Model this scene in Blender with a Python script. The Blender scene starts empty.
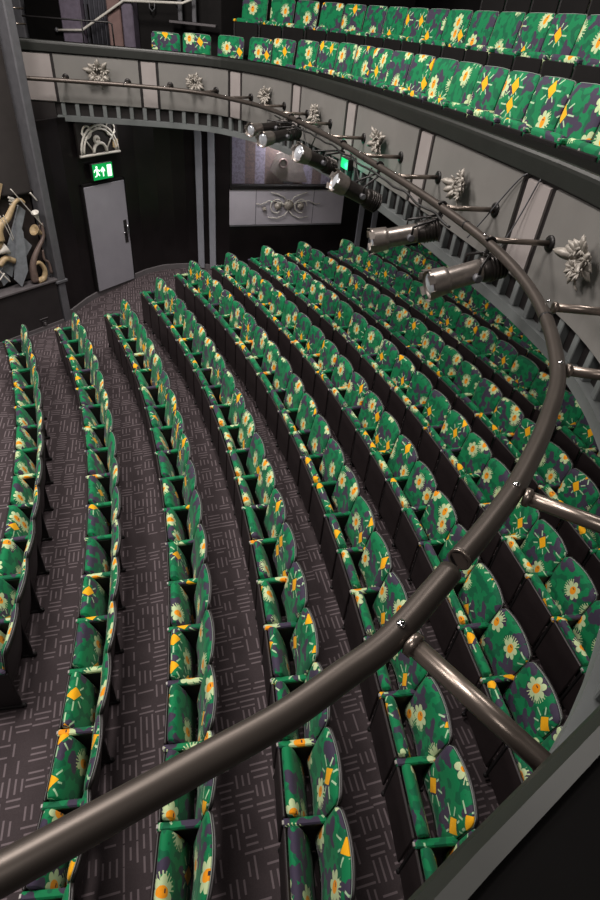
import bpy, math, random
from mathutils import Vector, Matrix
random.seed(7)
PI = math.pi
sc = bpy.context.scene
COL = sc.collection
EYE = 5.28                                   # the camera's height above the stalls floor by the stage

# ------------------------------------------------------------------ helpers
class MB:
    def __init__(s): s.v = []; s.f = []; s.uv = {}; s.sm = []
    def add(s, vs, fs, smooth=False, uvs=None):
        o = len(s.v); s.v += [tuple(p) for p in vs]
        for i, f in enumerate(fs):
            s.f.append([o + k for k in f]); s.sm.append(smooth)
        if uvs:
            for i, u in enumerate(uvs): s.uv[o + i] = u
        return s
    def box(s, x0, x1, y0, y1, z0, z1, M=None):
        vs = [Vector((x, y, z)) for z in (z0, z1) for y in (y0, y1) for x in (x0, x1)]
        if M: vs = [M @ p for p in vs]
        return s.add(vs, [(0, 2, 3, 1), (4, 5, 7, 6), (0, 1, 5, 4), (2, 6, 7, 3), (0, 4, 6, 2), (1, 3, 7, 5)])
    def rbox(s, x0, x1, y0, y1, z0, z1, b, M=None, uv=False):
        # box with chamfered edges all round
        cx, cy, cz = (x0+x1)/2, (y0+y1)/2, (z0+z1)/2
        hx, hy, hz = (x1-x0)/2, (y1-y0)/2, (z1-z0)/2
        prof = []
        def ring(z, ins):
            ax, ay = hx-ins, hy-ins; c = min(b, ax*.9, ay*.9)
            return [(cx+a, cy+q, cz+z) for a, q in ((-ax+c, -ay), (ax-c, -ay), (ax, -ay+c), (ax, ay-c), (ax-c, ay), (-ax+c, ay), (-ax, ay-c), (-ax, -ay+c))]
        vs = ring(-hz, b) + ring(-hz+b, 0) + ring(hz-b, 0) + ring(hz, b)
        if M: vs = [M @ Vector(p) for p in vs]
        fs = [tuple(range(7, -1, -1)), tuple(range(24, 32))]
        for k in range(3):
            for i in range(8):
                j = (i+1) % 8; fs.append((k*8+i, k*8+j, k*8+8+j, k*8+8+i))
        return s.add(vs, fs, False, [(p[0], p[1]+p[2]) for p in vs] if uv else None)
    def tube(s, pts, r, n=10, cap=True, closed=False):
        pts = [Vector(p) for p in pts]; m = len(pts); rr = r if isinstance(r, (list, tuple)) else [r]*m
        vs = []; up = Vector((0, 0, 1)); t0 = (pts[1]-pts[0]).normalized()
        if abs(t0.z) > .9: up = Vector((1, 0, 0))
        a = t0.cross(up).normalized()
        for i, p in enumerate(pts):
            if closed: t = (pts[(i+1) % m]-pts[i-1]).normalized()
            else: t = (pts[min(i+1, m-1)]-pts[max(i-1, 0)]).normalized()
            a = (a - t*a.dot(t)).normalized(); b = t.cross(a)
            for k in range(n):
                w = 2*PI*k/n; vs.append(p + (a*math.cos(w)+b*math.sin(w))*rr[i])
        fs = []
        for i in range(m if closed else m-1):
            for k in range(n):
                l = (k+1) % n; j = (i+1) % m
                fs.append((i*n+k, i*n+l, j*n+l, j*n+k))
        s.add(vs, fs, True)
        if cap and not closed:
            s.f.append([len(s.v)-m*n+k for k in range(n-1, -1, -1)]); s.sm.append(False)
            s.f.append([len(s.v)-n+k for k in range(n)]); s.sm.append(False)
        return s
    def lathe(s, a, d, prof, n=20):          # profile (distance along d, radius) turned about the axis through a
        a = Vector(a); d = Vector(d).normalized()
        u = d.cross(Vector((0, 0, 1))); u = u.normalized() if u.length > .01 else Vector((1, 0, 0)); w = d.cross(u)
        vs = [a + d*h + (u*math.cos(2*PI*k/n)+w*math.sin(2*PI*k/n))*r for h, r in prof for k in range(n)]
        fs = [(i*n+k, i*n+(k+1) % n, (i+1)*n+(k+1) % n, (i+1)*n+k) for i in range(len(prof)-1) for k in range(n)]
        s.add(vs, fs, True)
        o = len(s.v)-len(vs)
        if prof[0][1] > 1e-4: s.f.append([o+k for k in range(n-1, -1, -1)]); s.sm.append(False)
        if prof[-1][1] > 1e-4: s.f.append([o+(len(prof)-1)*n+k for k in range(n)]); s.sm.append(False)
        return s
    def prism(s, poly, M, th):               # poly in the x-z plane, thickness th along y
        n = len(poly)
        vs = [M @ Vector((x, 0, z)) for x, z in poly] + [M @ Vector((x, th, z)) for x, z in poly]
        fs = [tuple(range(n)), tuple(range(2*n-1, n-1, -1))] + [(i, n+i, n+(i+1) % n, (i+1) % n) for i in range(n)]
        return s.add(vs, fs)
    def build(s, name, mat, parent=None, loc=None):
        me = bpy.data.meshes.new(name); me.from_pydata(s.v, [], s.f)
        me.polygons.foreach_set('use_smooth', s.sm)
        if s.uv:
            l = me.uv_layers.new(name='UVMap')
            for lp in me.loops: l.data[lp.index].uv = s.uv.get(lp.vertex_index, (0, 0))
        me.materials.append(mat); me.validate()
        import bmesh
        bm = bmesh.new(); bm.from_mesh(me); bmesh.ops.recalc_face_normals(bm, faces=bm.faces); bm.to_mesh(me); bm.free()
        o = bpy.data.objects.new(name, me); COL.objects.link(o)
        if parent: o.parent = parent
        if loc: o.location = loc
        return o

def tag(o, label, cat, group=None):
    o['label'] = label; o['category'] = cat
    if group: o['group'] = group
    return o
def empty(name, loc, rz=0, label=None, cat=None, group=None):
    o = bpy.data.objects.new(name, None); COL.objects.link(o); o.empty_display_size = .1
    o.location = loc; o.rotation_euler = (0, 0, rz)
    if label: tag(o, label, cat, group)
    return o
def struct(o, label=None):
    o['kind'] = 'structure'
    if label: o['label'] = label
    return o

# ------------------------------------------------------------------ materials
def lin(c): return tuple(((x/255)/12.92 if x/255 <= .04045 else ((x/255+.055)/1.055)**2.4) for x in c) + (1,)
def mat(name, rgb, rough=.5, metal=0, noise=0, nscale=8, emit=None, es=1, spec=.5, bump=0, coat=0):
    m = bpy.data.materials.new(name); m.use_nodes = True; nt = m.node_tree; b = nt.nodes['Principled BSDF']
    b.inputs['Base Color'].default_value = lin(rgb); b.inputs['Roughness'].default_value = rough
    b.inputs['Metallic'].default_value = metal; b.inputs['Specular IOR Level'].default_value = spec
    if coat: b.inputs['Coat Weight'].default_value = coat; b.inputs['Coat Roughness'].default_value = .15
    if emit:
        b.inputs['Emission Color'].default_value = lin(emit); b.inputs['Emission Strength'].default_value = es
    if noise or bump:
        tc = nt.nodes.new('ShaderNodeTexCoord'); nz = nt.nodes.new('ShaderNodeTexNoise')
        nz.inputs['Scale'].default_value = nscale; nz.inputs['Detail'].default_value = 5
        nt.links.new(tc.outputs['Object'], nz.inputs['Vector'])
        if noise:
            cr = nt.nodes.new('ShaderNodeValToRGB'); c = lin(rgb)
            cr.color_ramp.elements[0].position = .3; cr.color_ramp.elements[1].position = .7
            cr.color_ramp.elements[0].color = tuple(x*(1-noise) for x in c[:3])+(1,)
            cr.color_ramp.elements[1].color = tuple(min(1, x*(1+noise)) for x in c[:3])+(1,)
            nt.links.new(nz.outputs['Fac'], cr.inputs['Fac']); nt.links.new(cr.outputs['Color'], b.inputs['Base Color'])
        if bump:
            bp = nt.nodes.new('ShaderNodeBump'); bp.inputs['Strength'].default_value = bump; bp.inputs['Distance'].default_value = .01
            nt.links.new(nz.outputs['Fac'], bp.inputs['Height']); nt.links.new(bp.outputs['Normal'], b.inputs['Normal'])
    return m

class NG:                                    # tiny node-graph writer
    def __init__(s, nt): s.nt = nt
    def val(s, x, sock):
        if isinstance(x, (int, float)): sock.default_value = x
        elif isinstance(x, tuple): sock.default_value = x
        else: s.nt.links.new(x, sock)
    def m(s, op, a, b=0.0, c=0.0):
        n = s.nt.nodes.new('ShaderNodeMath'); n.operation = op
        s.val(a, n.inputs[0]); s.val(b, n.inputs[1]); s.val(c, n.inputs[2]); return n.outputs[0]
    def vm(s, op, a, b=(0, 0, 0)):
        n = s.nt.nodes.new('ShaderNodeVectorMath'); n.operation = op
        s.val(a, n.inputs[0]); s.val(b, n.inputs[1]); return n.outputs['Value'] if op in ('LENGTH', 'DOT_PRODUCT') else n.outputs[0]
    def xyz(s, v):
        n = s.nt.nodes.new('ShaderNodeSeparateXYZ'); s.val(v, n.inputs[0]); return n.outputs
    def comb(s, x, y, z=0.0):
        n = s.nt.nodes.new('ShaderNodeCombineXYZ'); s.val(x, n.inputs[0]); s.val(y, n.inputs[1]); s.val(z, n.inputs[2]); return n.outputs[0]
    def mix(s, f, a, b):
        n = s.nt.nodes.new('ShaderNodeMix'); n.data_type = 'RGBA'
        s.val(f, n.inputs[0]); s.val(a, n.inputs[6]); s.val(b, n.inputs[7]); return n.outputs[2]
    def white(s, v):
        n = s.nt.nodes.new('ShaderNodeTexWhiteNoise'); n.noise_dimensions = '2D'; s.val(v, n.inputs['Vector']); return n.outputs['Value']
    def vor(s, v, scale, rnd=.75):
        n = s.nt.nodes.new('ShaderNodeTexVoronoi'); n.voronoi_dimensions = '2D'; s.val(v, n.inputs['Vector'])
        n.inputs['Scale'].default_value = scale; n.inputs['Randomness'].default_value = rnd; return n.outputs
    def noise(s, v, scale, det=2):
        n = s.nt.nodes.new('ShaderNodeTexNoise'); s.val(v, n.inputs['Vector']); n.inputs['Scale'].default_value = scale
        n.inputs['Detail'].default_value = det; return n.outputs['Fac']

def fabric():
    m = bpy.data.materials.new('floral_upholstery'); m.use_nodes = True; nt = m.node_tree; g = NG(nt)
    b = nt.nodes['Principled BSDF']; b.inputs['Roughness'].default_value = .75; b.inputs['Specular IOR Level'].default_value = .25
    b.inputs['Sheen Weight'].default_value = .08
    uv = nt.nodes.new('ShaderNodeTexCoord').outputs['UV']
    rnd = nt.nodes.new('ShaderNodeObjectInfo').outputs['Random']
    p = g.vm('ADD', uv, g.comb(g.m('MULTIPLY', rnd, 37.0), g.m('MULTIPLY', rnd, 91.0)))
    # leafy grey-violet blotches and darker green leaves
    wob = g.noise(p, 9, 2)
    pw = g.vm('ADD', p, g.comb(g.m('MULTIPLY', wob, .12), g.m('MULTIPLY', wob, -.10)))
    v2 = g.vor(pw, 5.0, 1.0)
    d2 = g.vm('SUBTRACT', pw, v2['Position']); x2, y2, _ = g.xyz(d2)
    th2 = g.m('ARCTAN2', y2, x2); r2 = g.vm('LENGTH', d2)
    lobes = g.m('MULTIPLY_ADD', g.m('COSINE', g.m('MULTIPLY', th2, 3.0)), .030, .068)
    blot = g.m('MULTIPLY', g.m('LESS_THAN', r2, lobes), g.m('GREATER_THAN', g.xyz(v2['Color'])[0], .18))
    col = g.mix(g.m('GREATER_THAN', g.noise(p, 11, 1), .54), lin((0, 117, 70)), lin((2, 92, 60)))
    col = g.mix(blot, col, lin((60, 52, 72)))
    # motifs: daisies, and amber diamonds with pale strokes
    v = g.vor(p, 3.05, .75)
    d = g.vm('SUBTRACT', p, v['Position']); dx, dy, _ = g.xyz(d); th = g.m('ARCTAN2', dy, dx); r = g.vm('LENGTH', d)
    cr, cg, cb = g.xyz(v['Color'])
    thr = g.m('ADD', th, g.m('MULTIPLY', cg, 6.0))
    pet = g.m('MULTIPLY_ADD', g.m('POWER', g.m('ABSOLUTE', g.m('COSINE', g.m('MULTIPLY', thr, 3.5))), .6), .042, .052)
    isd = g.m('GREATER_THAN', cr, .35)
    fringe = g.m('MULTIPLY', g.m('LESS_THAN', r, .112), g.m('GREATER_THAN', g.m('COSINE', g.m('MULTIPLY', thr, 26.0)), .45))
    fringe = g.m('MULTIPLY', fringe, g.m('GREATER_THAN', g.m('COSINE', g.m('ADD', thr, 1.0)), .35))
    daisy = g.m('MULTIPLY', isd, g.m('MAXIMUM', g.m('LESS_THAN', r, pet), fringe))
    col = g.mix(daisy, col, lin((188, 206, 158)))
    eye = g.m('MULTIPLY', isd, g.m('LESS_THAN', g.vm('LENGTH', g.comb(g.m('MULTIPLY', dx, 1.0), g.m('MULTIPLY', dy, .74))), .034))
    col = g.mix(eye, col, lin((238, 150, 18)))
    sq = g.m('LESS_THAN', g.m('MAXIMUM', g.m('ABSOLUTE', g.m('ADD', dx, .006)), g.m('MULTIPLY', g.m('ABSOLUTE', g.m('SUBTRACT', dy, .018)), 2.2)), .012)
    col = g.mix(g.m('MULTIPLY', isd, sq), col, lin((45, 38, 46)))
    isk = g.m('SUBTRACT', 1.0, isd)
    dia = g.m('LESS_THAN', g.m('ADD', g.m('ABSOLUTE', g.m('ADD', dx, g.m('MULTIPLY', dy, .25))), g.m('MULTIPLY', g.m('ABSOLUTE', dy), .8)), .058)
    st = g.m('GREATER_THAN', g.m('COSINE', g.m('MULTIPLY', th, 8.0)), g.m('SUBTRACT', 1.0, g.m('DIVIDE', .0014, g.m('MULTIPLY', r, r))))
    ring = g.m('MULTIPLY', g.m('GREATER_THAN', r, .066), g.m('LESS_THAN', r, g.m('MULTIPLY_ADD', g.m('COSINE', g.m('MULTIPLY', th, 2.0)), .02, .125)))
    col = g.mix(g.m('MULTIPLY', isk, g.m('MULTIPLY', st, ring)), col, lin((168, 200, 162)))
    col = g.mix(g.m('MULTIPLY', isk, dia), col, lin((246, 176, 16)))
    nt.links.new(col, b.inputs['Base Color'])
    bp = nt.nodes.new('ShaderNodeBump'); bp.inputs['Strength'].default_value = .12; bp.inputs['Distance'].default_value = .002
    nt.links.new(g.noise(p, 420, 1), bp.inputs['Height']); nt.links.new(bp.outputs['Normal'], b.inputs['Normal'])
    return m

def carpet():
    m = bpy.data.materials.new('basket_line_carpet'); m.use_nodes = True; nt = m.node_tree; g = NG(nt)
    b = nt.nodes['Principled BSDF']; b.inputs['Roughness'].default_value = .95; b.inputs['Specular IOR Level'].default_value = .1
    mp = nt.nodes.new('ShaderNodeMapping'); mp.inputs['Rotation'].default_value = (0, 0, math.radians(-18)); mp.inputs['Scale'].default_value = (6.4, 6.4, 6.4)
    nt.links.new(nt.nodes.new('ShaderNodeTexCoord').outputs['Object'], mp.inputs['Vector'])
    P = mp.outputs[0]; x, y, _ = g.xyz(P)
    # columns of cells shifted against one another
    cx = g.m('FLOOR', x); y = g.m('ADD', y, g.m('MULTIPLY', g.white(g.comb(cx, 3.0)), 1.0))
    cy = g.m('FLOOR', y); fx = g.m('FRACT', x); fy = g.m('FRACT', y)
    par = g.m('FLOORED_MODULO', g.m('ADD', cx, cy), 2.0)
    flip = g.m('GREATER_THAN', g.white(g.comb(cx, cy)), .82)
    hor = g.m('ABSOLUTE', g.m('SUBTRACT', par, flip))
    def sel(a, c): return g.m('ADD', g.m('MULTIPLY', hor, a), g.m('MULTIPLY', g.m('SUBTRACT', 1.0, hor), c))
    along = sel(fx, fy); across = sel(fy, fx)
    k = g.m('FLOOR', g.m('MULTIPLY', across, 3.0)); fr = g.m('FRACT', g.m('MULTIPLY', across, 3.0))
    w = g.white(g.comb(g.m('ADD', g.m('MULTIPLY', cx, 3.1), k), g.m('MULTIPLY', cy, 1.7)))
    w2 = g.white(g.comb(g.m('ADD', g.m('MULTIPLY', cx, 1.3), cy), g.m('ADD', k, .5)))
    ln = g.m('LESS_THAN', g.m('ABSOLUTE', g.m('SUBTRACT', fr, .5)), .15)
    ext = g.m('MULTIPLY_ADD', w, .26, .27)
    seg = g.m('LESS_THAN', g.m('ABSOLUTE', g.m('SUBTRACT', along, .5)), ext)
    on = g.m('MULTIPLY', g.m('MULTIPLY', ln, seg), g.m('GREATER_THAN', w2, .2))
    nz = g.noise(P, 14, 4)
    base = g.mix(nz, lin((58, 51, 53)), lin((76, 68, 70)))
    col = g.mix(g.m('MULTIPLY', on, .62), base, lin((134, 122, 126)))
    nt.links.new(col, b.inputs['Base Color'])
    bp = nt.nodes.new('ShaderNodeBump'); bp.inputs['Strength'].default_value = .35; bp.inputs['Distance'].default_value = .004
    nt.links.new(g.noise(P, 90, 2), bp.inputs['Height']); nt.links.new(bp.outputs['Normal'], b.inputs['Normal'])
    return m

def striped():
    m = bpy.data.materials.new('printed_backdrop'); m.use_nodes = True; nt = m.node_tree; g = NG(nt)
    b = nt.nodes['Principled BSDF']; b.inputs['Roughness'].default_value = .6
    P = nt.nodes.new('ShaderNodeTexCoord').outputs['Object']; x, y, z = g.xyz(P)
    c = g.m('FLOOR', g.m('MULTIPLY', x, 4.2)); w = g.white(g.comb(c, 2.0))
    nz = g.noise(P, 16, 6)
    a = g.mix(w, lin((112, 106, 116)), lin((146, 140, 156)))
    a = g.mix(g.m('GREATER_THAN', g.white(g.comb(c, 9.0)), .62), a, lin((116, 100, 94)))
    col = g.mix(g.m('MULTIPLY', g.m('GREATER_THAN', nz, .52), .35), a, lin((70, 66, 74)))
    nt.links.new(col, b.inputs['Base Color']); return m

M = dict(
 fabric=fabric(), carpet=carpet(), striped=striped(),
 shell=mat('black_seat_shell', (34, 30, 31), .45, noise=.2, nscale=20),
 pan=mat('dark_seat_pan', (38, 31, 32), .5, noise=.12, nscale=12),
 stand=mat('black_standard', (26, 24, 25), .5, noise=.2),
 pipe=mat('grey_piping', (128, 140, 132), .5, noise=.1),
 plate=mat('pale_plate', (150, 146, 142), .35, noise=.05),
 rail=mat('bronze_tube', (84, 77, 72), .42, .7, noise=.10, nscale=5),
 steel=mat('brushed_tube', (126, 116, 108), .3, .8, noise=.08, nscale=6),
 dark=mat('dark_clamp', (34, 32, 32), .4, .5, noise=.1),
 chrome=mat('chrome', (220, 220, 222), .15, 1, noise=.03),
 blackwall=mat('black_gloss_wall', (20, 17, 18), .28, noise=.25, nscale=3),
 blackmatt=mat('black_matt', (17, 15, 15), .75, spec=.2, noise=.2, nscale=6),
 deep=mat('near_black', (9, 8, 8), .9, spec=.08, noise=.2, nscale=6),
 relief=mat('dark_brown_back', (46, 38, 36), .7, noise=.25, nscale=7),
 band=mat('black_band', (26, 22, 22), .5, noise=.2, nscale=6),
 cap=mat('cap_dark', (12, 11, 11), .9, spec=.08, noise=.2, nscale=5),
 nose=mat('cap_nosing', (31, 33, 30), .42, 0, noise=.12, nscale=8),
 panel=mat('grey_panel', (114, 112, 109), .5, noise=.07, nscale=3),
 pil=mat('pale_pilaster', (148, 141, 139), .42, noise=.06, nscale=4),
 fascia=mat('grey_fascia', (104, 108, 108), .45, noise=.06, nscale=5),
 door=mat('lilac_grey_door', (140, 138, 146), .45, noise=.05, nscale=3),
 strip2=mat('pale_wall_strip', (128, 130, 138), .4, noise=.06, nscale=9),
 strip=mat('slate_strip', (86, 86, 90), .45, noise=.12, nscale=9),
 column=mat('charcoal_column', (34, 31, 30), .8, spec=.15, noise=.12, nscale=4),
 plinth=mat('plinth', (40, 37, 38), .5, noise=.12, nscale=4),
 skirt=mat('grey_skirting', (92, 88, 90), .45, noise=.1),
 orn=mat('silvered_carving', (150, 144, 136), .45, .15, noise=.3, nscale=30, bump=.3),
 plank=mat('grey_plank', (128, 132, 138), .55, noise=.15, nscale=14),
 tan=mat('tan_wood', (168, 146, 112), .5, noise=.2, nscale=18),
 umber=mat('umber_wood', (104, 88, 82), .5, noise=.2, nscale=18),
 bone=mat('bone', (200, 196, 188), .5, noise=.12, nscale=20),
 mauve=mat('mauve_column', (98, 90, 104), .55, noise=.2, nscale=14),
 pinkp=mat('dusty_pink_column', (120, 96, 92), .6, noise=.12),
 curtain=mat('grey_curtain', (92, 92, 100), .7, noise=.15, nscale=12),
 lamp=mat('lamp_body', (150, 142, 136), .32, .75, noise=.15, nscale=20),
 lampd=mat('lamp_rear', (66, 62, 60), .36, .7, noise=.15, nscale=20),
 lens=mat('lens_glass', (200, 205, 212), .08, .4, noise=.2, nscale=14),
 cable=mat('black_cable', (22, 21, 21), .5, noise=.1),
 green=mat('exit_green', (0, 130, 62), .4, noise=.02, emit=(0, 150, 66), es=.75),
 white=mat('exit_white', (230, 255, 235), .4, noise=.02, emit=(225, 255, 235), es=1.1),
 green2=mat('small_exit_green', (20, 160, 90), .4, noise=.02, emit=(20, 150, 90), es=.6),
 ceil=mat('ceiling_black', (40, 38, 38), .8, noise=.1),
 panelgrey=mat('window_panel', (165, 161, 170), .45, noise=.05, nscale=3),
 tagm=mat('tag_board', (128, 120, 114), .6, noise=.1),
)
gl = bpy.data.materials.new('window_glass'); gl.use_nodes = True
gb = gl.node_tree.nodes['Principled BSDF']; gb.inputs['Transmission Weight'].default_value = 1; gb.inputs['Roughness'].default_value = .03
gb.inputs['IOR'].default_value = 1.2
gb.inputs['Base Color'].default_value = (.92, .93, .96, 1); M['glass'] = gl

# ------------------------------------------------------------------ plan of the house (metres; camera stands over x=0,y=0)
CX, CY = -19.739, -1.889                     # centre the stalls rows are struck from
S = .52
def crom(pts, n=14):
    P = [Vector(p) for p in pts]; P = [2*P[0]-P[1]] + P + [2*P[-1]-P[-2]]; o = []
    for i in range(1, len(P)-2):
        a, b, c, d = P[i-1:i+3]
        for k in range(n):
            t = k/n; o.append(.5*((2*b)+(c-a)*t+(2*a-5*b+4*c-d)*t*t+(-a+3*b-3*c+d)*t**3))
    return o + [P[-2]]
class Curve:
    def __init__(s, raw, k=1.0, n=14):
        s.p = crom([(a*k, b*k, 0) for a, b in raw], n); s.s = [0]
        for a, b in zip(s.p, s.p[1:]): s.s.append(s.s[-1]+(b-a).length)
        s.L = s.s[-1]
    def at(s, u):
        import bisect
        ext = min(0, u); u = max(0, min(s.L-1e-6, u)); i = max(0, bisect.bisect_right(s.s, u)-1); t = (u-s.s[i])/(s.s[i+1]-s.s[i])
        p = s.p[i].lerp(s.p[i+1], t)
        a = s.p[max(0, i-1)]; b = s.p[min(len(s.p)-1, i+2)]; d = (b-a).normalized(); p = p+d*ext
        return p, d, Vector((-d.y, d.x, 0))   # point, tangent, normal away from the void
    def off(s, u, o, z=0):
        p, d, n = s.at(u); q = p+n*o; return Vector((q.x, q.y, z))
FACE = Curve([(-5.5,11.95),(-4.8,12.15),(-4,12.35),(-3.2,12.5),(-2.5,12.5),(-1.9,12.2),(-1.2,11.6),(-.6,10.75),(-.1,9.75),(.4,8.7),(.87,7.45),(1.2,6.5),(1.55,5.35),(1.78,4.5),(1.92,3.6),(1.86,2.7),(1.6,1.85),(1.25,1.2),(.94,.80),(.62,.478),(.24,.164),(-.25,-.238),(-.9,-.68),(-2.2,-1.35),(-4,-1.9),(-6,-2.1)], .925)
S_END = FACE.L
def sweep(mb, prof, s0, s1, curve=FACE, step=.16, closed=True):
    n = max(1, int((s1-s0)/step)); m = len(prof); vs = []; 
    for i in range(n+1):
        u = s0+(s1-s0)*i/n
        for o, z in prof: vs.append(curve.off(u, o, EYE+z))
    fs = []
    for i in range(n):
        for k in range(m if closed else m-1):
            l = (k+1) % m; fs.append((i*m+k, i*m+l, (i+1)*m+l, (i+1)*m+k))
    if closed: fs += [tuple(range(m)), tuple(n*m+k for k in range(m-1, -1, -1))]
    return mb.add(vs, fs)

FL = [(0, 0), (17.9, 0), (18.9, .03), (19.7, .13), (20.6, .20), (21.5, .29), (22.4, .31), (23.3, .33), (24.2, .38), (25.1, .46), (26.1, .53), (27.0, .60), (45, .62)]
def floor_z(R):
    for (a, za), (b, zb) in zip(FL, FL[1:]):
        if R <= b: return za+(zb-za)*(R-a)/(b-a)
    return .62

# ------------------------------------------------------------------ the seat
TALL = 0.0
def arch(u): return .912+TALL+.026*(1-abs(u)**2)*(1-8*TALL)-.042*max(0,(abs(u)-.87)/.13)**2.2
def back_y(u, z): return .305+(z-.42)*.17-.035*(1-abs(u)**2)*-1*0+(-.03)*u*u
def make_backrest():
    mb = MB(); NU, NV = 18, 9; W = .256
    def grid(face):
        vs, uv = [], []
        for i in range(NU+1):
            u = math.sin(PI/2*(-1+2*i/NU)); zt = arch(u*.985)
            for j in range(NV+1):
                v = j/NV; z = .42+(zt-.42)*v
                e = (1-abs(u)**7)*(1-v**10)
                narrow = 1-.06*(1-v)**2
                y = back_y(u, z) - face*(.012+.038*e)
                vs.append((u*W*narrow, y, z)); uv.append((u*W, z))
        return vs, uv
    f, fu = grid(1); k, ku = grid(-.12); n = len(f); fs = []
    for i in range(NU):
        for j in range(NV):
            a = i*(NV+1)+j; b = a+NV+1
            fs.append((a, b, b+1, a+1)); fs.append((n+a, n+a+1, n+b+1, n+b))
    for j in range(NV):
        fs.append((j, j+1, n+j+1, n+j)); a = NU*(NV+1)+j; fs.append((a, n+a, n+a+1, a+1))
    for i in range(NU):
        a = i*(NV+1); b = a+NV+1; fs.append((a, n+a, n+b, b)); fs.append((a+NV, b+NV, n+b+NV, n+a+NV))
    mb.add(f+k, fs, True, fu+ku); return mb
def make_back_shell():
    mb = MB(); NU, NV = 18, 6; W = .257; vs = []
    for lay in (.010, .030):
        for i in range(NU+1):
            u = math.sin(PI/2*(-1+2*i/NU)); zt = arch(u*.985)+.004
            for j in range(NV+1):
                z = .34+(zt-.34)*j/NV; vs.append((u*W, back_y(u, z)+lay, z))
    n = (NU+1)*(NV+1); fs = []
    for i in range(NU):
        for j in range(NV):
            a = i*(NV+1)+j; b = a+NV+1; fs.append((a, b, b+1, a+1)); fs.append((n+a, n+a+1, n+b+1, n+b))
    for j in range(NV):
        fs.append((j, j+1, n+j+1, n+j)); a = NU*(NV+1)+j; fs.append((a, n+a, n+a+1, a+1))
    for i in range(NU):
        a = i*(NV+1); b = a+NV+1; fs.append((a, n+a, n+b, b)); fs.append((a+NV, b+NV, n+b+NV, n+a+NV))
    return mb.add(vs, fs, True)
def make_piping():
    pts = [(-.256, back_y(-1, .5)+.004, .5)]
    for i in range(19):
        u = -1+2*i/18; z = arch(u*.985)+.003; pts.append((u*.257, back_y(u, z)+.004, z))
    pts.append((.256, back_y(1, .5)+.004, .5))
    return MB().tube(pts, .0035, 5)
def make_cushion():
    # folded-up seat pad: slab standing on edge, thick rounded top, upholstery wraps over the top edge
    mb = MB(); NX = 12; W = .224
    prof = [(.062, .30), (.050, .45), (.046, .58), (.050, .665), (.066, .692), (.088, .70), (.112, .692), (.130, .665), (.142, .58), (.146, .45), (.142, .30), (.10, .27)]
    if TALL: prof = [(y, z-.035*(z > .5)) for y, z in prof]
    L = [0]
    for a, b in zip(prof, prof[1:]): L.append(L[-1]+math.dist(a, b))
    vs, uv = [], []
    for i in range(NX+1):
        u = math.sin(PI/2*(-1+2*i/NX))
        for (y, z), l in zip(prof, L):
            yy = .085+(y-.11)*1.04*(1-.12*abs(u)**16); zz = .45+(z-.45)*(1-.03*abs(u)**14); yy += max(0, .68-z)*.30
            vs.append((u*W, yy, zz)); uv.append((u*W, l))
    m = len(prof); fs = []
    for i in range(NX):
        for k in range(m):
            l = (k+1) % m; fs.append((i*m+k, i*m+l, (i+1)*m+l, (i+1)*m+k))
    fs += [tuple(range(m)), tuple(NX*m+k for k in range(m))]
    return mb.add(vs, fs, True, uv)
def make_arm(x):
    mb = MB(); M0 = Matrix.Translation((x, .155, .625)) 
    mb.rbox(-.026, .026, -.155, .165, -.02, .022, .010, M0, uv=True); return mb
def make_seat(name, pan='pan'):
    t = empty(name, (0, 0, 0))
    bk = make_backrest().build('backrest', M['fabric'], t)
    make_piping().build('piping', M['pipe'], bk)
    make_back_shell().build('back_shell', M['shell'], t)
    cu = make_cushion().build('seat_cushion', M['fabric'], t)
    MB().rbox(-.012, .012, .006, .018, .60, .622, .002).build('seat_tag', M['plate'], cu)
    mb = MB(); zt_ = .645-(.035 if TALL else 0); mb.rbox(-.232, .232, .000, .022, .11, zt_, .008)
    mb.build('seat_pan', M[pan], t)
    mb = MB(); mb.rbox(.243, .276, .012, .33, .05, .60, .008); mb.rbox(.241, .278, .0, .36, .0, .05, .01)
    mb.build('standard', M['stand'], t)
    ar = make_arm(.26).build('armrest', M['fabric'], t)
    MB().rbox(.246, .274, -.006, .010, .625, .648, .003).build('number_plate', M['plate'], ar)
    return t
def dup(root, loc, rz, extra=False):
    r = root.copy(); COL.objects.link(r); r.location = loc; r.rotation_euler = (0, 0, rz)
    for ch in list(root.children):
        c = ch.copy(); COL.objects.link(c); c.parent = r
        for g2 in list(ch.children):
            d = g2.copy(); COL.objects.link(d); d.parent = c
    return r
seat0 = make_seat('theatre_seat')
TALL = .085
seat1 = make_seat('theatre_seat', 'blackmatt')
TALL = 0.0
# row-end armrest meshes (shared)
endA = make_arm(-.26).build('armrest', M['fabric'], None); endmesh = endA.data; bpy.data.objects.remove(endA)
e_ = MB(); e_.rbox(-.276, -.243, .012, .33, .05, .60, .008); e_.rbox(-.278, -.241, .0, .36, .0, .05, .01)
endS = e_.build('end_standard', M['stand'], None); endsm = endS.data; bpy.data.objects.remove(endS)
def add_end(t):
    for nm, me in (('armrest', endmesh), ('end_standard', endsm)):
        o = bpy.data.objects.new(nm, me); COL.objects.link(o); o.parent = t
ORD = 'first second third fourth fifth sixth seventh eighth ninth tenth eleventh twelfth thirteenth fourteenth fifteenth sixteenth seventeenth eighteenth nineteenth twentieth'.split()
def ordn(i):
    if i < 20: return ORD[i]
    return ('twenty-'+ORD[i-20]) if i < 29 else ('thirtieth' if i == 29 else 'thirty-'+ORD[i-30])
first = [True]
def place(loc, rz, label, group, end=False):
    if first[0]: t = seat0; t.location = loc; t.rotation_euler = (0, 0, rz); first[0] = False; 
    else: t = dup(SRC, loc, rz)
    tag(t, label, 'seat', group)
    return t
SRC = seat0
used1 = [False]
ends = []
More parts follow.
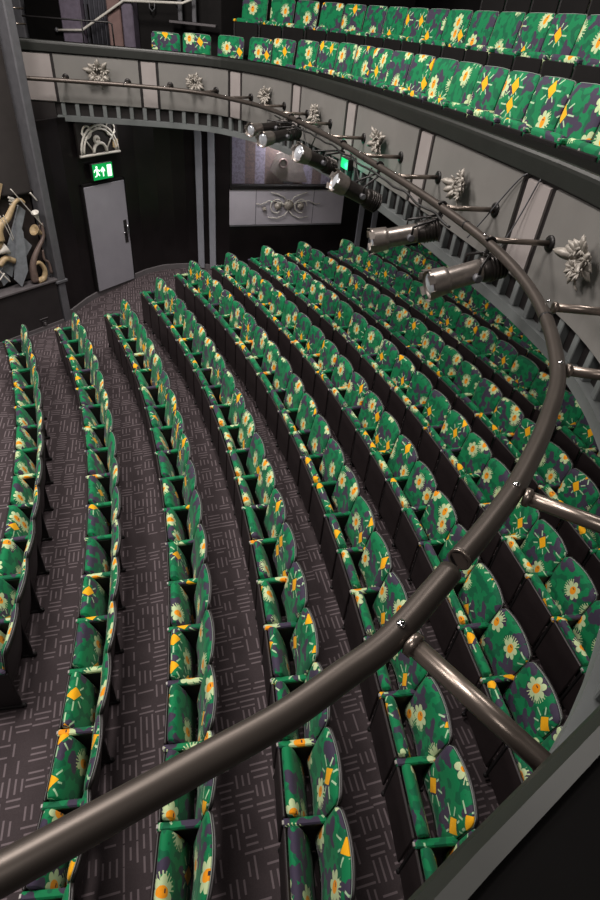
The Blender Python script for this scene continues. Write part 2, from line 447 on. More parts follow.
# (radius, floor, start angle, seats)
ROWS = [(17.571, -.017, .594, 12), (18.426, .02, .601, 17), (19.282, .184, .596, 18), (20.151, .252, .626, 20), (21.026, .33, .646, 22),
        (21.944, .335, .653, 22), (22.899, .35, .657, 22), (23.776, .399, .650, 21), (24.74, .46, .636, 19), (25.68, .53, .622, 17), (26.60, .60, .610, 15)]
for k, (R, fz, ph, n) in enumerate(ROWS):
    grp = 'tip-up seats in the %s stalls row from the stage' % ORD[k]
    for i in range(n):
        a = ph-(i+.5)*S/R
        loc = (CX+R*math.cos(a), CY+R*math.sin(a), max(fz, 0) if k else 0.0)
        lab = 'green floral seat, %s from the far end, in the %s stalls row from the stage' % (ordn(i), ORD[k])
        t = place(loc, a-PI/2, lab, grp)
        if i == 0: ends.append(t)
# upper circle rows follow the balcony front
UP = [(.42, -1.22, 1.78, 13.4, 'front'), (1.27, -.72, 2.8, 13.2, 'second'), (2.12, -.07, 6.4, 12.8, 'third')]
for off, fz, s0, s1, nm in UP:
    u = s0; prev = FACE.off(u, off); i = 0; acc = 0; last = prev; lastu = u
    mids = []
    du = .01; d = 0; start = prev
    while u < s1:
        # walk half a seat, mark, walk the other half
        d = 0; p = FACE.off(u, off)
        half = None
        while d < S and u < s1+1:
            u += du; q = FACE.off(u, off); d += (q-p).length; p = q
            if half is None and d >= S/2: half = (u, q)
        mids.append(half)
    for i, (hu, q) in enumerate(mids):
        _, tn, nn = FACE.at(hu)
        z = fz
        if nm == 'front' and hu < 5: z = fz-.16*(5-hu)/3
        if not used1[0]: used1[0] = True; first[0] = True; seat0 = SRC = seat1
        t = place((q.x, q.y, EYE+z), math.atan2(nn.y, nn.x)-PI/2,
                  'green floral seat, %s from the far end of the %s balcony row' % (ordn(i), nm),
                  'tip-up seats in the %s balcony row' % nm)
        if i == 0: ends.append(t)
for t in ends: add_end(t)

# ------------------------------------------------------------------ floors, walls, soffit
mb = MB(); NR, NA = 60, 40; vs = []
Rs = [3+ (32-3)*i/NR for i in range(NR+1)]
for R in Rs:
    for j in range(NA+1):
        a = 1.15-1.75*j/NA; vs.append((CX+R*math.cos(a), CY+R*math.sin(a), floor_z(R)))
mb.add(vs, [(i*(NA+1)+j, (i+1)*(NA+1)+j, (i+1)*(NA+1)+j+1, i*(NA+1)+j+1) for i in range(NR) for j in range(NA)], True)
struct(mb.build('floor', M['carpet']), 'dark carpet with short pale dashes in basket weave groups')

def wallpoly(name, pts, z0, z1, m, th=.08, label=None):
    mb = MB(); n = len(pts); vs = []
    P = [Vector((p[0], p[1], 0)) for p in pts]
    for i, p in enumerate(P):
        d = (P[min(i+1, n-1)]-P[max(i-1, 0)]).normalized(); q = p+Vector((-d.y, d.x, 0))*th
        vs += [(p.x, p.y, z0), (p.x, p.y, z1), (q.x, q.y, z1), (q.x, q.y, z0)]
    fs = [(i*4+k, i*4+(k+1) % 4, i*4+4+(k+1) % 4, i*4+4+k) for i in range(n-1) for k in range(4)]+[(0, 1, 2, 3), (n*4-4, n*4-1, n*4-2, n*4-3)]
    mb.add(vs, fs); return struct(mb.build(name, m), label)
ZS = EYE-1.70                                # soffit height
WALL = [(-5.10, 10.30), (-5.02, 10.55), (-4.93, 10.9), (-4.79, 11.23), (-4.55, 11.70), (-4.30, 12.16), (-4.08, 12.47), (-3.75, 12.78), (-3.45, 12.93), (-3.17, 13.02), (-2.75, 13.06), (-2.19, 13.06)]
wallpoly('wall_far', WALL, 0.0, ZS-.01, M['blackwall'], label='glossy black curved wall under the balcony at the far side')
# straight length with the window: left below and above
W0 = Vector((-2.19, 13.06, 0)); W1 = Vector((.42, 14.19, 0)); wd = (W1-W0).normalized(); wn = Vector((-wd.y, wd.x, 0)); WL = (W1-W0).length
MW = Matrix(((wd.x, wn.x, 0, W0.x), (wd.y, wn.y, 0, W0.y), (0, 0, 1, 0), (0, 0, 0, 1)))
mb = MB(); zb, zl = EYE-3.88, EYE-3.05
mb.box(0, WL+.04, 0, .1, 0, zb, MW); mb.box(WL+.02, WL+3.4, 0, .1, 0, ZS-.01, MW)
struct(mb.build('wall_window', M['blackwall']), 'black wall below and beside the recessed window')
arcw = [(CX+27.4*math.cos(a), CY+27.4*math.sin(a)) for a in [.655-i*.04 for i in range(22)]]
wallpoly('wall_back', arcw, 0.0, ZS-.01, M['blackmatt'], label='dark rear wall of the stalls under the balcony')
# window
win = MB()
for a in ((0, .05, -.03, .1, zl-.05, ZS-.01), (WL-.03, WL+.02, -.03, .1, zl-.05, ZS-.01)): win.box(*a, MW)
win.box(0, WL, -.06, .12, zl-.03, zl+.03, MW)
wo = struct(win.build('window_1', M['blackmatt']), 'wide recessed window in the far black wall with a printed backdrop behind the glass')
g_ = MB(); g_.box(.05, WL-.03, .05, .06, zl+.03, ZS-.02, MW); g_.build('pane', M['glass'], wo)
bd = MB(); bd.box(0, WL, 0, .03, 0, ZS-zl+.1); o = bd.build('backdrop', M['striped'], wo); o.matrix_world = Matrix.Translation(wn*.45+Vector((0, 0, zl-.03))) @ MW
for a in ((0, .02), (WL-.02, WL)): 
    bb = MB(); bb.box(a[0], a[1], .1, .45, zl, ZS-.01, MW); bb.build('window_reveal', M['mauve'], wo)
pn = MB(); pn.box(.0, WL, -.01, .07, zb, zl-.03, MW); pn.build('lower_panel', M['panelgrey'], wo)
fr = MB()
for x in (.62, 2.05): fr.box(x, x+.012, -.016, -.008, zb+.02, zl-.04, MW)
fr.box(0, WL, -.025, .0, zb-.02, zb+.015, MW)
fr.build('panel_bead', M['strip'], wo)
# tag-shaped board behind the glass
tg = MB(); z0 = EYE-2.65
poly = [(1.05, z0-.12), (1.2, z0+.22), (1.42, z0+.30), (1.85, z0-.02), (2.0, z0-.38), (1.35, z0-.36)]
tg.prism(poly, Matrix.Translation(wn*.36) @ MW, .03)
o = tg.build('tag_board', M['tagm']); tag(o, 'beige luggage-tag shaped board behind the far window glass', 'board')
rg = MB(); c = MW @ Vector((1.36, .34, z0+.03)); rg.tube([c+wd*(.09*math.cos(w))+Vector((0, 0, .09*math.sin(w))) for w in [2*PI*i/20 for i in range(20)]], .022, 8, closed=True)
ro = rg.build('ring', M['umber'], o)

def leaf(mb, c, ax, side, nrm, L, W, H=.3, curl=.25):
    # domed pointed petal growing from c along ax
    vs = []; n = 6
    for i in range(n+1):
        t = i/n; w = W*math.sin(PI*min(1, (t*.92+.06)))**.8 * (1 if t < 1 else .2)
        q = c+ax*(L*t)+nrm*(H*L*math.sin(PI*t*.8)+curl*L*t*t*.3)
        vs += [q-side*w-nrm*.3*w, q+nrm*w*.45, q+side*w-nrm*.3*w, q-nrm*w*.6]
    fs = []
    for i in range(n):
        for k in range(4): l = (k+1) % 4; fs.append((i*4+k, i*4+l, i*4+4+l, i*4+4+k))
    fs += [(0, 1, 2, 3), (n*4, n*4+3, n*4+2, n*4+1)]
    mb.add(vs, fs, True)
def carved(name, P, tn, nn, size, seed, label, grp=None):
    rnd = random.Random(seed); out = -nn; up = Vector((0, 0, 1))
    t = empty(name, P, 0, label, 'wall ornament', grp)
    lm = MB(); O = Vector((0, 0, 0))
    for k in range(17):
        w = 2*PI*k/17+rnd.uniform(-.2, .2); ax = (tn*math.cos(w)*1.25+up*math.sin(w)*.9+out*rnd.uniform(.05, .5)); L = size*rnd.uniform(.26, .46)*ax.length; ax.normalize()
        sd = ax.cross(out).normalized(); leaf(lm, O+out*.02+ax*size*.04, ax, sd, out, L, size*.10, .3, rnd.uniform(-.6, .8))
    lm.build('leaf_spray', M['orn'], t)
    for q in range(5):
        w = rnd.uniform(0, .6)+q*1.257; c = (tn*math.cos(w)*1.2+up*math.sin(w))*size*.21+out*size*.19
        bm = MB()
        for k in range(7):
            v = 2*PI*k/7+q; ax = (tn*math.cos(v)+up*math.sin(v)+out*.35).normalized(); leaf(bm, c, ax, ax.cross(out).normalized(), out, size*.17, size*.045, .2, .5)
        bl = bm.build('bloom', M['orn'], t)
        MB().lathe(c-out*.005, out, [(0, size*.05), (size*.05, size*.045), (size*.07, .001)], 10).build('bud', M['orn'], bl)
    tl = MB(); tl.tube([O+out*.04, -up*size*.3+out*.06, -up*size*.46+tn*size*.05+out*.05, -up*size*.5+tn*size*.12+out*.04], [.012, .011, .009, .006], 7)
    tl.build('tendril', M['orn'], t)
    return t

# flourish on the lower window panel
fx = empty('scroll_ornament', MW @ Vector((1.42, -.05, EYE-3.45)), math.atan2(wd.y, wd.x), 'pale scrolled flourish with three round heads on the grey panel below the far window', 'wall ornament')
sm_ = MB()
def arc2(cx, cz, r, a0, a1, n=16): return [(cx+r*math.cos(a0+(a1-a0)*i/n), -.01, cz+r*math.sin(a0+(a1-a0)*i/n)) for i in range(n+1)]
for sgn in (-1, 1):
    sm_.tube(arc2(sgn*.30, .0, .15, 0, 5.2), .013, 6)
    sm_.tube([(sgn*x, -.01, z) for x, z in ((.02, -.1), (.1, -.2), (.28, -.27), (.5, -.24))], .012, 6)
    sm_.tube([(sgn*x, -.01, z) for x, z in ((.05, .08), (.12, .2), (.3, .27), (.45, .3))], .012, 6)
    sm_.tube([(sgn*x, -.01, z) for x, z in ((.3, .1), (.5, .12), (.68, .04), (.8, .06))], .011, 6)
    sm_.tube([(sgn*x, -.01, z) for x, z in ((.0, .0), (.14, .05), (.3, .1))], .016, 6)
sm_.build('scroll', M['bone'], fx)
for x, z, r_ in ((0, .02, .12), (-.27, 0, .085), (.3, .0, .085), (-.6, -.06, .05)):
    MB().lathe((x, .02, z), (0, -1, 0), [(0, r_), (.03, r_), (.07, r_*.75), (.09, .002)], 16).build('rosette', M['orn'], fx)

# pale vertical strips on the far wall
def strip_at(x, y, ang, z0, z1, w=.15, m='strip'):
    Mx = Matrix.Translation((x, y, 0)) @ Matrix.Rotation(ang, 4, 'Z'); b = MB(); b.rbox(-w/2, w/2, -.05, .0, z0, z1, .012, Mx); return b.build('trim_1', M['strip2'])
k = 2
for x, y, a in ((-2.86, 13.02, .05), (-2.58, 13.03, .02), (.90, 14.37, .41), (1.26, 14.53, .41)):
    o = struct(strip_at(x, y, a, .35, ZS-.02), 'pale grey vertical strip on the black far wall'); o.name = 'trim_%d' % k; k += 1
# baseboard of the far wall
base = [(p[0]+.0, p[1]) for p in WALL]
bw = MB(); vs = []; P = [Vector((p[0], p[1], 0)) for p in WALL]; n = len(P)
for i, p in enumerate(P):
    d = (P[min(i+1, n-1)]-P[max(i-1, 0)]).normalized(); q = p-Vector((-d.y, d.x, 0))*.025
    z = floor_z(math.hypot(p.x-CX, p.y-CY)); vs += [(p.x, p.y, z), (q.x, q.y, z), (q.x, q.y, z+.11), (p.x, p.y, z+.12)]
bw.add(vs, [(i*4+k2, i*4+(k2+1) % 4, i*4+4+(k2+1) % 4, i*4+4+k2) for i in range(n-1) for k2 in range(4)]+[(0, 1, 2, 3), (n*4-4, n*4-3, n*4-2, n*4-1)])
struct(bw.build('baseboard_far', M['skirt']), 'thin grey skirting at the foot of the black curved wall')

# door
D0 = Vector((-4.78, 11.21, 0)); D1 = Vector((-4.30, 12.14, 0)); dd = (D1-D0).normalized(); dn = Vector((-dd.y, dd.x, 0)); DL = (D1-D0).length
MD = Matrix(((dd.x, dn.x, 0, D0.x), (dd.y, dn.y, 0, D0.y), (0, 0, 1, 0), (0, 0, 0, 1)))
dz = .27
b = MB(); b.rbox(.0, DL, -.055, .03, dz, EYE-2.905, .006, MD); do = struct(b.build('door_1', M['door']), 'plain pale grey door in the black wall')
b = MB(); b.rbox(DL-.15, DL-.06, -.068, -.05, 1.12, 1.60, .008, MD); h = b.build('handle_plate', M['shell'], do)
b = MB(); b.tube([MD @ Vector(p) for p in ((DL-.09, -.06, 1.22), (DL-.09, -.12, 1.25), (DL-.09, -.12, 1.48), (DL-.09, -.06, 1.51))], .012, 8); b.tube([MD @ Vector(p) for p in ((DL-.13, -.06, 1.36), (DL-.13, -.10, 1.36), (DL-.22, -.10, 1.36))], .009, 8)
b.build('handle', M['chrome'], h)
# door frame edges
b = MB(); b.box(-.04, -.005, -.035, .03, dz, EYE-2.86, MD); b.box(DL+.005, DL+.04, -.035, .03, dz, EYE-2.86, MD); b.box(-.04, DL+.04, -.035, .03, EYE-2.90, EYE-2.86, MD)
struct(b.build('trim_6', M['blackmatt']), 'black door frame')
# exit sign above the door
sx, sz = .47, EYE-2.655
es = empty('exit_sign', MD @ Vector((sx, -.08, sz)), math.atan2(dd.y, dd.x), 'lit green running man exit sign above the grey door', 'exit sign')
MB().rbox(-.26, .26, -.03, .04, -.15, .15, .008).build('sign_case', M['stand'], es)
MB().box(-.25, .25, -.036, -.03, -.14, .14).build('sign_face', M['green'], es)
pm = MB()
def flat(poly): pm.prism([(x, z) for x, z in poly], Matrix.Translation((0, -.042, 0)), .006)
pm.lathe((-.155, -.036, .085), (0, -1, 0), [(0, .024), (.006, .024)], 12)
flat([(-.19, .055), (-.13, .06), (-.125, -.01), (-.165, -.015)]); flat([(-.165, -.015), (-.125, -.01), (-.09, -.06), (-.10, -.075), (-.115, -.07), (-.145, -.03)])
flat([(-.165, -.01), (-.14, -.015), (-.165, -.075), (-.215, -.085), (-.215, -.068), (-.178, -.06)]); flat([(-.13, .055), (-.09, .02), (-.065, .04), (-.06, .028), (-.088, .0), (-.135, .035)])
flat([(-.185, .055), (-.215, .045), (-.235, .0), (-.222, -.003), (-.205, .03), (-.175, .04)])
flat([(-.012, -.09), (.012, -.09), (.012, .02), (.045, -.012), (.045, .03), (0, .085), (-.045, .03), (-.045, -.012), (-.012, .02)])
pm.build('running_man_and_arrow', M['white'], es)
MB().box(.11, .22, -.041, -.036, -.105, .105).build('door_symbol', M['white'], es)

# scrolled grille above the sign
ge = empty('scroll_grille', MD @ Vector((.48, -.09, EYE-2.32)), math.atan2(dd.y, dd.x), 'white scrolled grille in the opening above the green exit sign', 'grille')
b = MB(); b.box(-.5, .5, .0, .05, -.06, .53); b.build('grille_back', M['band'], ge)
b = MB(); 
def arc3(cx, cz, r, a0, a1, n=16): return [(cx+r*math.cos(a0+(a1-a0)*i/n), -.02, cz+r*math.sin(a0+(a1-a0)*i/n)) for i in range(n+1)]
for r_ in (.16, .4, .46): b.tube(arc3(.0, .0, r_, 0, PI), .022 if r_ > .2 else .03, 7)
b.tube(arc3(-.28, .36, .1, 0, 6.2), .018, 6); b.tube(arc3(.3, .38, .11, 0, 6.2), .018, 6); b.tube(arc3(0, .5, .09, 3.4, 6.0), .018, 6); b.tube(arc3(-.06, .22, .05, 0, 6.2), .03, 6)
b.tube([(-.5, -.02, -.03), (.5, -.02, -.03)], .025, 6)
b.tube([(-.16, -.02, .02), (-.3, -.02, .2), (-.4, -.02, .35)], .014, 6); b.tube([(.16, -.02, .02), (.28, -.02, .2), (.42, -.02, .33)], .014, 6)
b.build('grille_scrolls', M['bone'], ge)
MB().box(.33, .46, -.03, .0, .05, .19).build('amber_block', M['tan'], ge)

# soffit, balcony steps, front
mb = MB(); sweep(mb, [(.08, -1.70), (6.4, -1.70), (6.4, -1.64), (.08, -1.64)], -.42, S_END); struct(mb.build('ceiling_under_balcony', M['column']), 'dark soffit under the balcony')
mb = MB(); sweep(mb, [(.1, -1.24), (1.12, -1.24), (1.12, -.74), (1.97, -.74), (1.97, -.09), (3.6, -.09), (3.6, -1.60), (.1, -1.60)], -.42, S_END); struct(mb.build('floor_balcony', M['deep']), 'stepped dark balcony floor')
mb = MB(); sweep(mb, [(.0, -.75), (.10, -.75), (.10, -1.70), (.06, -1.70), (.06, -1.49), (.0, -1.49)], -.42, S_END); struct(mb.build('wall_balcony_front', M['band']), 'black balcony front behind the grey panels')
mb = MB(); sweep(mb, [(-.03, -.75), (.26, -.75), (.26, -.612), (-.02, -.612)], -.42, S_END); struct(mb.build('trim_7', M['cap']), 'black capping along the balcony front')
mb = MB(); sweep(mb, [(-.045, -.757), (-.045, -.65), (-.041, -.628), (-.030, -.611), (-.012, -.606), (-.012, -.63), (-.02, -.757)], -.42, S_END); 
struct(mb.build('trim_8', M['nose']), 'rounded grey nosing on the balcony capping')
mb = MB(); sweep(mb, [(-.03, -1.69), (.09, -1.69), (.09, -1.76), (-.03, -1.775)], .12, S_END); struct(mb.build('trim_9', M['fascia']), 'grey fascia strip along the bottom of the balcony front')
# grey panels and pale pilasters: each its own piece
PAN = [(.20, 1.60), (1.95, 3.26), (3.60, 4.98), (5.33, 6.86), (7.22, 8.94), (9.32, 10.95), (11.40, 12.9), (13.25, 14.5)]
PIL = [(-.33, .17), (1.63, 1.92), (3.30, 3.57), (5.03, 5.29), (6.91, 7.17), (8.99, 9.27), (11.0, 11.35), (12.95, 13.2)]
for a, b_ in PAN:
    mb = MB(); sweep(mb, [(-.018, -.79), (.0, -.78), (.002, -1.49), (-.018, -1.48)], a, b_)
    o = mb.build('front_panel', M['panel']); o['kind'] = 'structure'; o.name = 'trim_10'
for a, b_ in PIL:
    mb = MB(); sweep(mb, [(-.018, -.80), (.0, -.79), (.002, -1.49), (-.018, -1.47)], a+.02, b_-.02)
    o = mb.build('pilaster', M['pil']); o['kind'] = 'structure'; o.name = 'trim_11'
mb = MB(); sweep(mb, [(-.02, -1.50), (.1, -1.50), (.1, -1.95), (-.02, -1.95)], -.42, .11); struct(mb.build('trim_21', M['band']), 'black end block of the balcony front')
mb = MB(); u = .24
while u < 15.2:
    p, tn, nn = FACE.at(u); ang = math.atan2(tn.y, tn.x)
    Mx = Matrix.Translation((p.x, p.y, EYE)) @ Matrix.Rotation(ang, 4, 'Z')
    mb.rbox(-.035, .035, .0, .07, -1.69, -1.485, .006, Mx); u += .235
struct(mb.build('trim_12', M['fascia']), 'row of small grey blocks below the balcony panels')

# carved ornaments on the panels
OR = [(.92, -1.0), (2.59, -1.02), (4.30, -1.03), (6.05, -1.05), (8.09, -1.05), (10.12, -1.06), (12.06, -1.05)]
where = ['leftmost grey balcony panel, beside the slate column', 'second grey balcony panel from the left', 'third grey balcony panel from the left',
         'fourth grey balcony panel from the left', 'middle grey balcony panel, fifth from the left', 'sixth grey balcony panel, before the right edge one', 'grey balcony panel at the right edge']
for i, ((u, z), wtxt) in enumerate(zip(OR, where)):
    p, tn, nn = FACE.at(u); carved('carved_ornament', p-nn*.02+Vector((0, 0, EYE+z)), tn, nn, .37 if i else .46, 30+i, 'silvery carved leaf cluster on the '+wtxt, 'carved ornaments on the balcony front')

# small green exit light on the front
p, tn, nn = FACE.at(7.17)
es2 = empty('exit_sign', p-nn*.05+Vector((0, 0, EYE-1.47)), math.atan2(tn.y, tn.x), 'tiny green exit light low on the balcony front behind the spotlights', 'exit sign')
MB().rbox(-.12, .12, -.04, .03, -.07, .07, .006).build('sign_case', M['stand'], es2)
MB().box(-.11, .11, -.046, -.04, -.06, .06).build('sign_face', M['green2'], es2)

pl_ = bpy.data.lights.new('exit_sign_light', 'POINT'); pl_.energy = 1.6; pl_.color = (.15, 1, .6); pl_.shadow_soft_size = .06
po_ = bpy.data.objects.new('exit_sign_light', pl_); COL.objects.link(po_); po_.location = p-nn*.16+Vector((0, 0, EYE-1.50))

# ------------------------------------------------------------------ lighting rail
RZ = EYE-1.11; K = .925
RAW1 = [(-5.6,11.3),(-4.7,11.6),(-3.7,11.85),(-2.6,11.85),(-1.9,11.4),(-1.3,10.85),(-.8,10.05),(-.4,9.2),(.03,8.19),(.4,7.15),(.74,6.15),(1.05,5.13),(1.25,4.3),(1.33,3.63),(1.31,2.99),(1.18,2.33),(.99,1.87),(.78,1.48),(.62,1.24),(.50,1.08)]
RAW2 = [(.465,1.03),(.28,.795),(.15,.675),(.02,.565),(-.14,.455),(-.3,.345),(-.44,.25),(-.62,.13),(-.9,-.03),(-1.6,-.4)]
R1 = Curve(RAW1, K); R2 = Curve(RAW2, K)
def up_(v, z=RZ): return Vector((v.x, v.y, z))
rail1 = empty('lighting_rail', up_(R1.p[0]), 0, 'long bronze tube rail curving round the balcony front on wall brackets', 'rail')
rail2 = empty('lighting_rail', up_(R2.p[0]), 0, 'thick near tube rail crossing the bottom left of the view below the camera', 'rail')
def loc_pts(pts, r): o = r.location; return [Vector(p)-o for p in pts]
MB().tube(loc_pts([up_(p) for p in R1.p], rail1), .033, 20).build('rail_tube', M['rail'], rail1)
MB().tube(loc_pts([up_(p) for p in R2.p], rail2), .033, 20).build('rail_tube', M['rail'], rail2)
# upper tube is closed; a black disc paints the shade of its hollow
e1 = up_(R1.p[-1]); t1 = (R1.p[-1]-R1.p[-2]).normalized()
MB().lathe(e1-rail1.location, t1, [(0.0005, .027), (.002, .027)], 20).build('tube_hollow_shade', M['blackmatt'], rail1)
MB().lathe(e1-t1*.004-rail1.location, t1, [(0, .0335), (.006, .0335), (.006, .029)], 20).build('end_rim', M['steel'], rail1)
def collar(curve, u, rail, w=.014, m='dark', r_=.0355):
    p, tn, nn = curve.at(u); MB().lathe(up_(p)-tn*w/2-rail.location, tn, [(0, r_-.002), (0.001, r_), (w-.001, r_), (w, r_-.002)], 20).build('joint_collar', M[m], rail)
BR = [.36, 1.4, 2.14, 3.0, 3.83, 4.79, 5.59, 6.45, 7.51, 8.63, 9.56, 10.70, 11.55]
brk = []
for u in BR:
    f = up_(FACE.at(u)[0]); j = min(range(len(R1.p)), key=lambda i: (up_(R1.p[i])-f).length); brk.append((up_(R1.p[j]), f, rail1, FACE.at(u)[2]))
for a, b_, rl in (((1.36, 3.12), (1.92, 3.14), rail1), ((1.185, 2.345), (1.80, 2.30), rail1), ((.74, 1.41), (1.25, 1.17), rail1), ((.30, .815), (.66, .46), rail2)):
    A = Vector((a[0]*K, a[1]*K, RZ)); B = Vector((b_[0]*K, b_[1]*K, RZ)); d = (B-A).normalized(); brk.append((A, B+d*.03, rl, d))
for A, B, rl, nn in brk:
    d = (B-A).normalized(); big = 1 if B.y < 3.2 else .8
    br = MB().tube([A+d*.035-rl.location, B-rl.location], .024*(.85 if A.y > 4 else 1.0), 14).build('bracket', M['steel'], rl)
    MB().lathe(B-nn*.035-rl.location, nn, [(0, .03), (.004, .058), (.02, .058), (.04, .05)], 16).build('flange', M['dark'], br)
    MB().lathe(A+d*.032-rl.location, d, [(0, .024), (.004, .031), (.02, .031), (.024, .024)], 16).build('bracket_collar', M['steel'], br)
    MB().lathe(A+Vector((0, 0, .030))-rl.location, (-.25, .1, 1), [(0, .012), (.006, .012), (.010, .008), (.011, .001)], 12).build('bolt', M['chrome'], br)
for u in (1.6, 4.2, 6.1, 8.2): collar(R1, u, rail1, .012)
# joint near the rail's right-most bend
jb = min(range(len(R1.p)), key=lambda i: (R1.p[i]-Vector((1.325*K, 2.95*K, 0))).length); collar(R1, R1.s[jb], rail1, .02)
jb = min(range(len(R1.p)), key=lambda i: (R1.p[i]-Vector((1.16*K, 4.7*K, 0))).length); collar(R1, R1.s[jb], rail1, .02)

# cables run under the rail
pts = []
for i in range(0, 180):
    u = 5.0+i*.03
    if u > R1.L-3.6: break
    p, tn, nn = R1.at(u); pts.append(up_(p+nn*(-.045+.012*math.sin(i*.35)), RZ-.045-.02*abs(math.sin(i*.13))))
o = MB().tube(pts, .011, 7).build('power_cable', M['cable']); tag(o, 'black power cable clipped along under the lighting rail between the spotlights', 'cable')
for u, lbl in ((6.0, 'beside the pair of small spotlights'), (7.9, 'between the middle spotlights'), (9.6, 'beside the large right spotlight')):
    p, tn, nn = R1.at(u); q = []
    for i in range(15):
        t = i/14; q.append(up_(p+tn*(t*.5), RZ-.05-.20*math.sin(PI*t)))
    o = MB().tube(q, .008, 6).build('lamp_lead', M['cable']); tag(o, 'thin black lamp lead sagging below the rail '+lbl, 'cable')
# pale leads hanging from the balcony capping down the panels
for u0, du, lbl in ((11.02, -.45, 'left of the last pilaster'), (11.2, -.15, 'across the last pilaster')):
    q = []
    for i in range(20):
        t = i/19; p, tn, nn = FACE.at(u0+du*t**.7); v = p-nn*(.035+.10*t*t*(1 if t < 1 else 1)); q.append(Vector((v.x, v.y, EYE-.76-.62*t)))
    o = MB().tube(q, .006, 6).build('hanging_lead', M['strip']); tag(o, 'thin grey lead hanging from the capping down the balcony front '+lbl, 'cable')

# ------------------------------------------------------------------ spotlights
SP = [((-1.15, 8.56, -1.242), (-.673, 9.33, -1.234), .075, 'small spotlight at the far end of the group, behind its twin'),
      ((-.953, 8.33, -1.307), (-.51, 9.08, -1.285), .085, 'second spotlight from the far end with a bright lens'),
      ((-.382, 7.0, -1.19), (.0515, 7.42, -1.39), .09, 'third spotlight from the far end, below the exit light'),
      ((.066, 6.05, -1.25), (.557, 6.23, -1.47), .095, 'dark spotlight in the middle right of the rail'),
      ((.421, 4.723, -1.41), (.965, 4.78, -1.27), .090, 'bright grey spotlight second from the right end of the group'),
      ((.794, 3.84, -1.41), (1.335, 4.00, -1.25), .095, 'largest spotlight, rightmost, with open front vanes')]
for i, (L, Rr, r_, lab) in enumerate(SP):
    L = Vector(L); Rr = Vector(Rr); L.z += EYE; Rr.z += EYE; d = (L-Rr).normalized(); ln = (L-Rr).length
    mid = Rr+d*ln*.45
    j = min(range(len(R1.p)), key=lambda k2: (up_(R1.p[k2])-up_(mid)).length); hook = up_(R1.p[j]); tn = R1.at(R1.s[j])[1]
    t = empty('stage_spotlight', Rr, 0, lab+', hung from the rail' if i != 5 else 'largest spotlight hung from the rail, rightmost, with open front vanes', 'spotlight', 'profile spotlights hung on the balcony rail')
    o0 = Rr
    MB().lathe(Rr-o0, d, [(0, r_*.75), (.012, r_*.9), (ln*.16, r_*.95), (ln*.30, r_*.95), (ln*.34, r_*.8)], 18).build('lamp_housing', M['lampd'], t)
    fin = MB()
    for q in range(5): fin.lathe(Rr-o0+d*(ln*(.04+.045*q)), d, [(0, r_*.93), (.002, r_*1.06), (.007, r_*1.06), (.009, r_*.93)], 18)
    fin.build('cooling_fins', M['lampd'], t)
    MB().lathe(Rr-o0+d*ln*.33, d, [(0, r_*.80), (ln*.02, r_*.86), (ln*.42, r_*.86), (ln*.44, r_*.9)], 20).build('barrel', M['lamp' if i > 3 else 'lampd'], t)
    MB().lathe(Rr-o0+d*ln*.76, d, [(0, r_*.88), (.006, r_*1.02), (ln*.06, r_*1.04), (ln*.22, r_*1.12), (ln*.24, r_*1.12), (ln*.235, r_*1.0), (ln*.12, r_*.86)], 20).build('lens_tube', M['lamp'], t)
    MB().lathe(Rr-o0+d*ln*.965, d, [(0, r_*.95), (.012, r_*.8), (.024, r_*.4), (.028, .001)], 20).build('lens', M['lens'], t)
    side = d.cross(Vector((0, 0, 1))).normalized(); upv = side.cross(d)
    for w in range(6):
        a_ = 2*PI*w/6+.3; rd = side*math.cos(a_)+upv*math.sin(a_); sd = d.cross(rd)
        c = L-o0-d*.02+rd*r_*1.08; e = c+d*r_*.5+rd*r_*.05; vn = MB()
        vn.add([c-sd*r_*.32, c+sd*r_*.32, e+sd*r_*.36, e-sd*r_*.36, c-sd*r_*.32+rd*.004, c+sd*r_*.32+rd*.004, e+sd*r_*.36+rd*.004, e-sd*r_*.36+rd*.004],
               [(0, 1, 2, 3), (7, 6, 5, 4), (0, 4, 5, 1), (1, 5, 6, 2), (2, 6, 7, 3), (3, 7, 4, 0)])
        vn.build('front_vane', M['lamp'], t)
    m_ = mid-o0; hk = hook-o0
    top = Vector((hk.x, hk.y, hk.z-.05)); 
    yk = MB(); yk.tube([m_+side*r_*1.15, m_+side*r_*1.2+Vector((0, 0, r_*1.0)), top+side*.04-Vector((0, 0, .02)), top-side*.04-Vector((0, 0, .02)), m_-side*r_*1.2+Vector((0, 0, r_*1.0)), m_-side*r_*1.15], .011, 8)
    yk.build('yoke', M['dark'], t)
    for s_ in (-1, 1): MB().lathe(m_+side*s_*r_*.85, side*s_, [(0, .03), (r_*.45, .03), (r_*.5, .022)], 12).build('yoke_knob', M['strip'], t)
    hc = MB(); aa = [Vector(hk)+ (Vector((-tn.y, tn.x, 0))*math.cos(w)+Vector((0, 0, 1))*math.sin(w))*.043 for w in [-1.9+4.4*q/14 for q in range(15)]]
    hc.tube(aa, .012, 8); hc.tube([top+Vector((0, 0, .02)), top-Vector((0, 0, .035))], .015, 8); hc.build('hook_clamp', M['dark'], t)

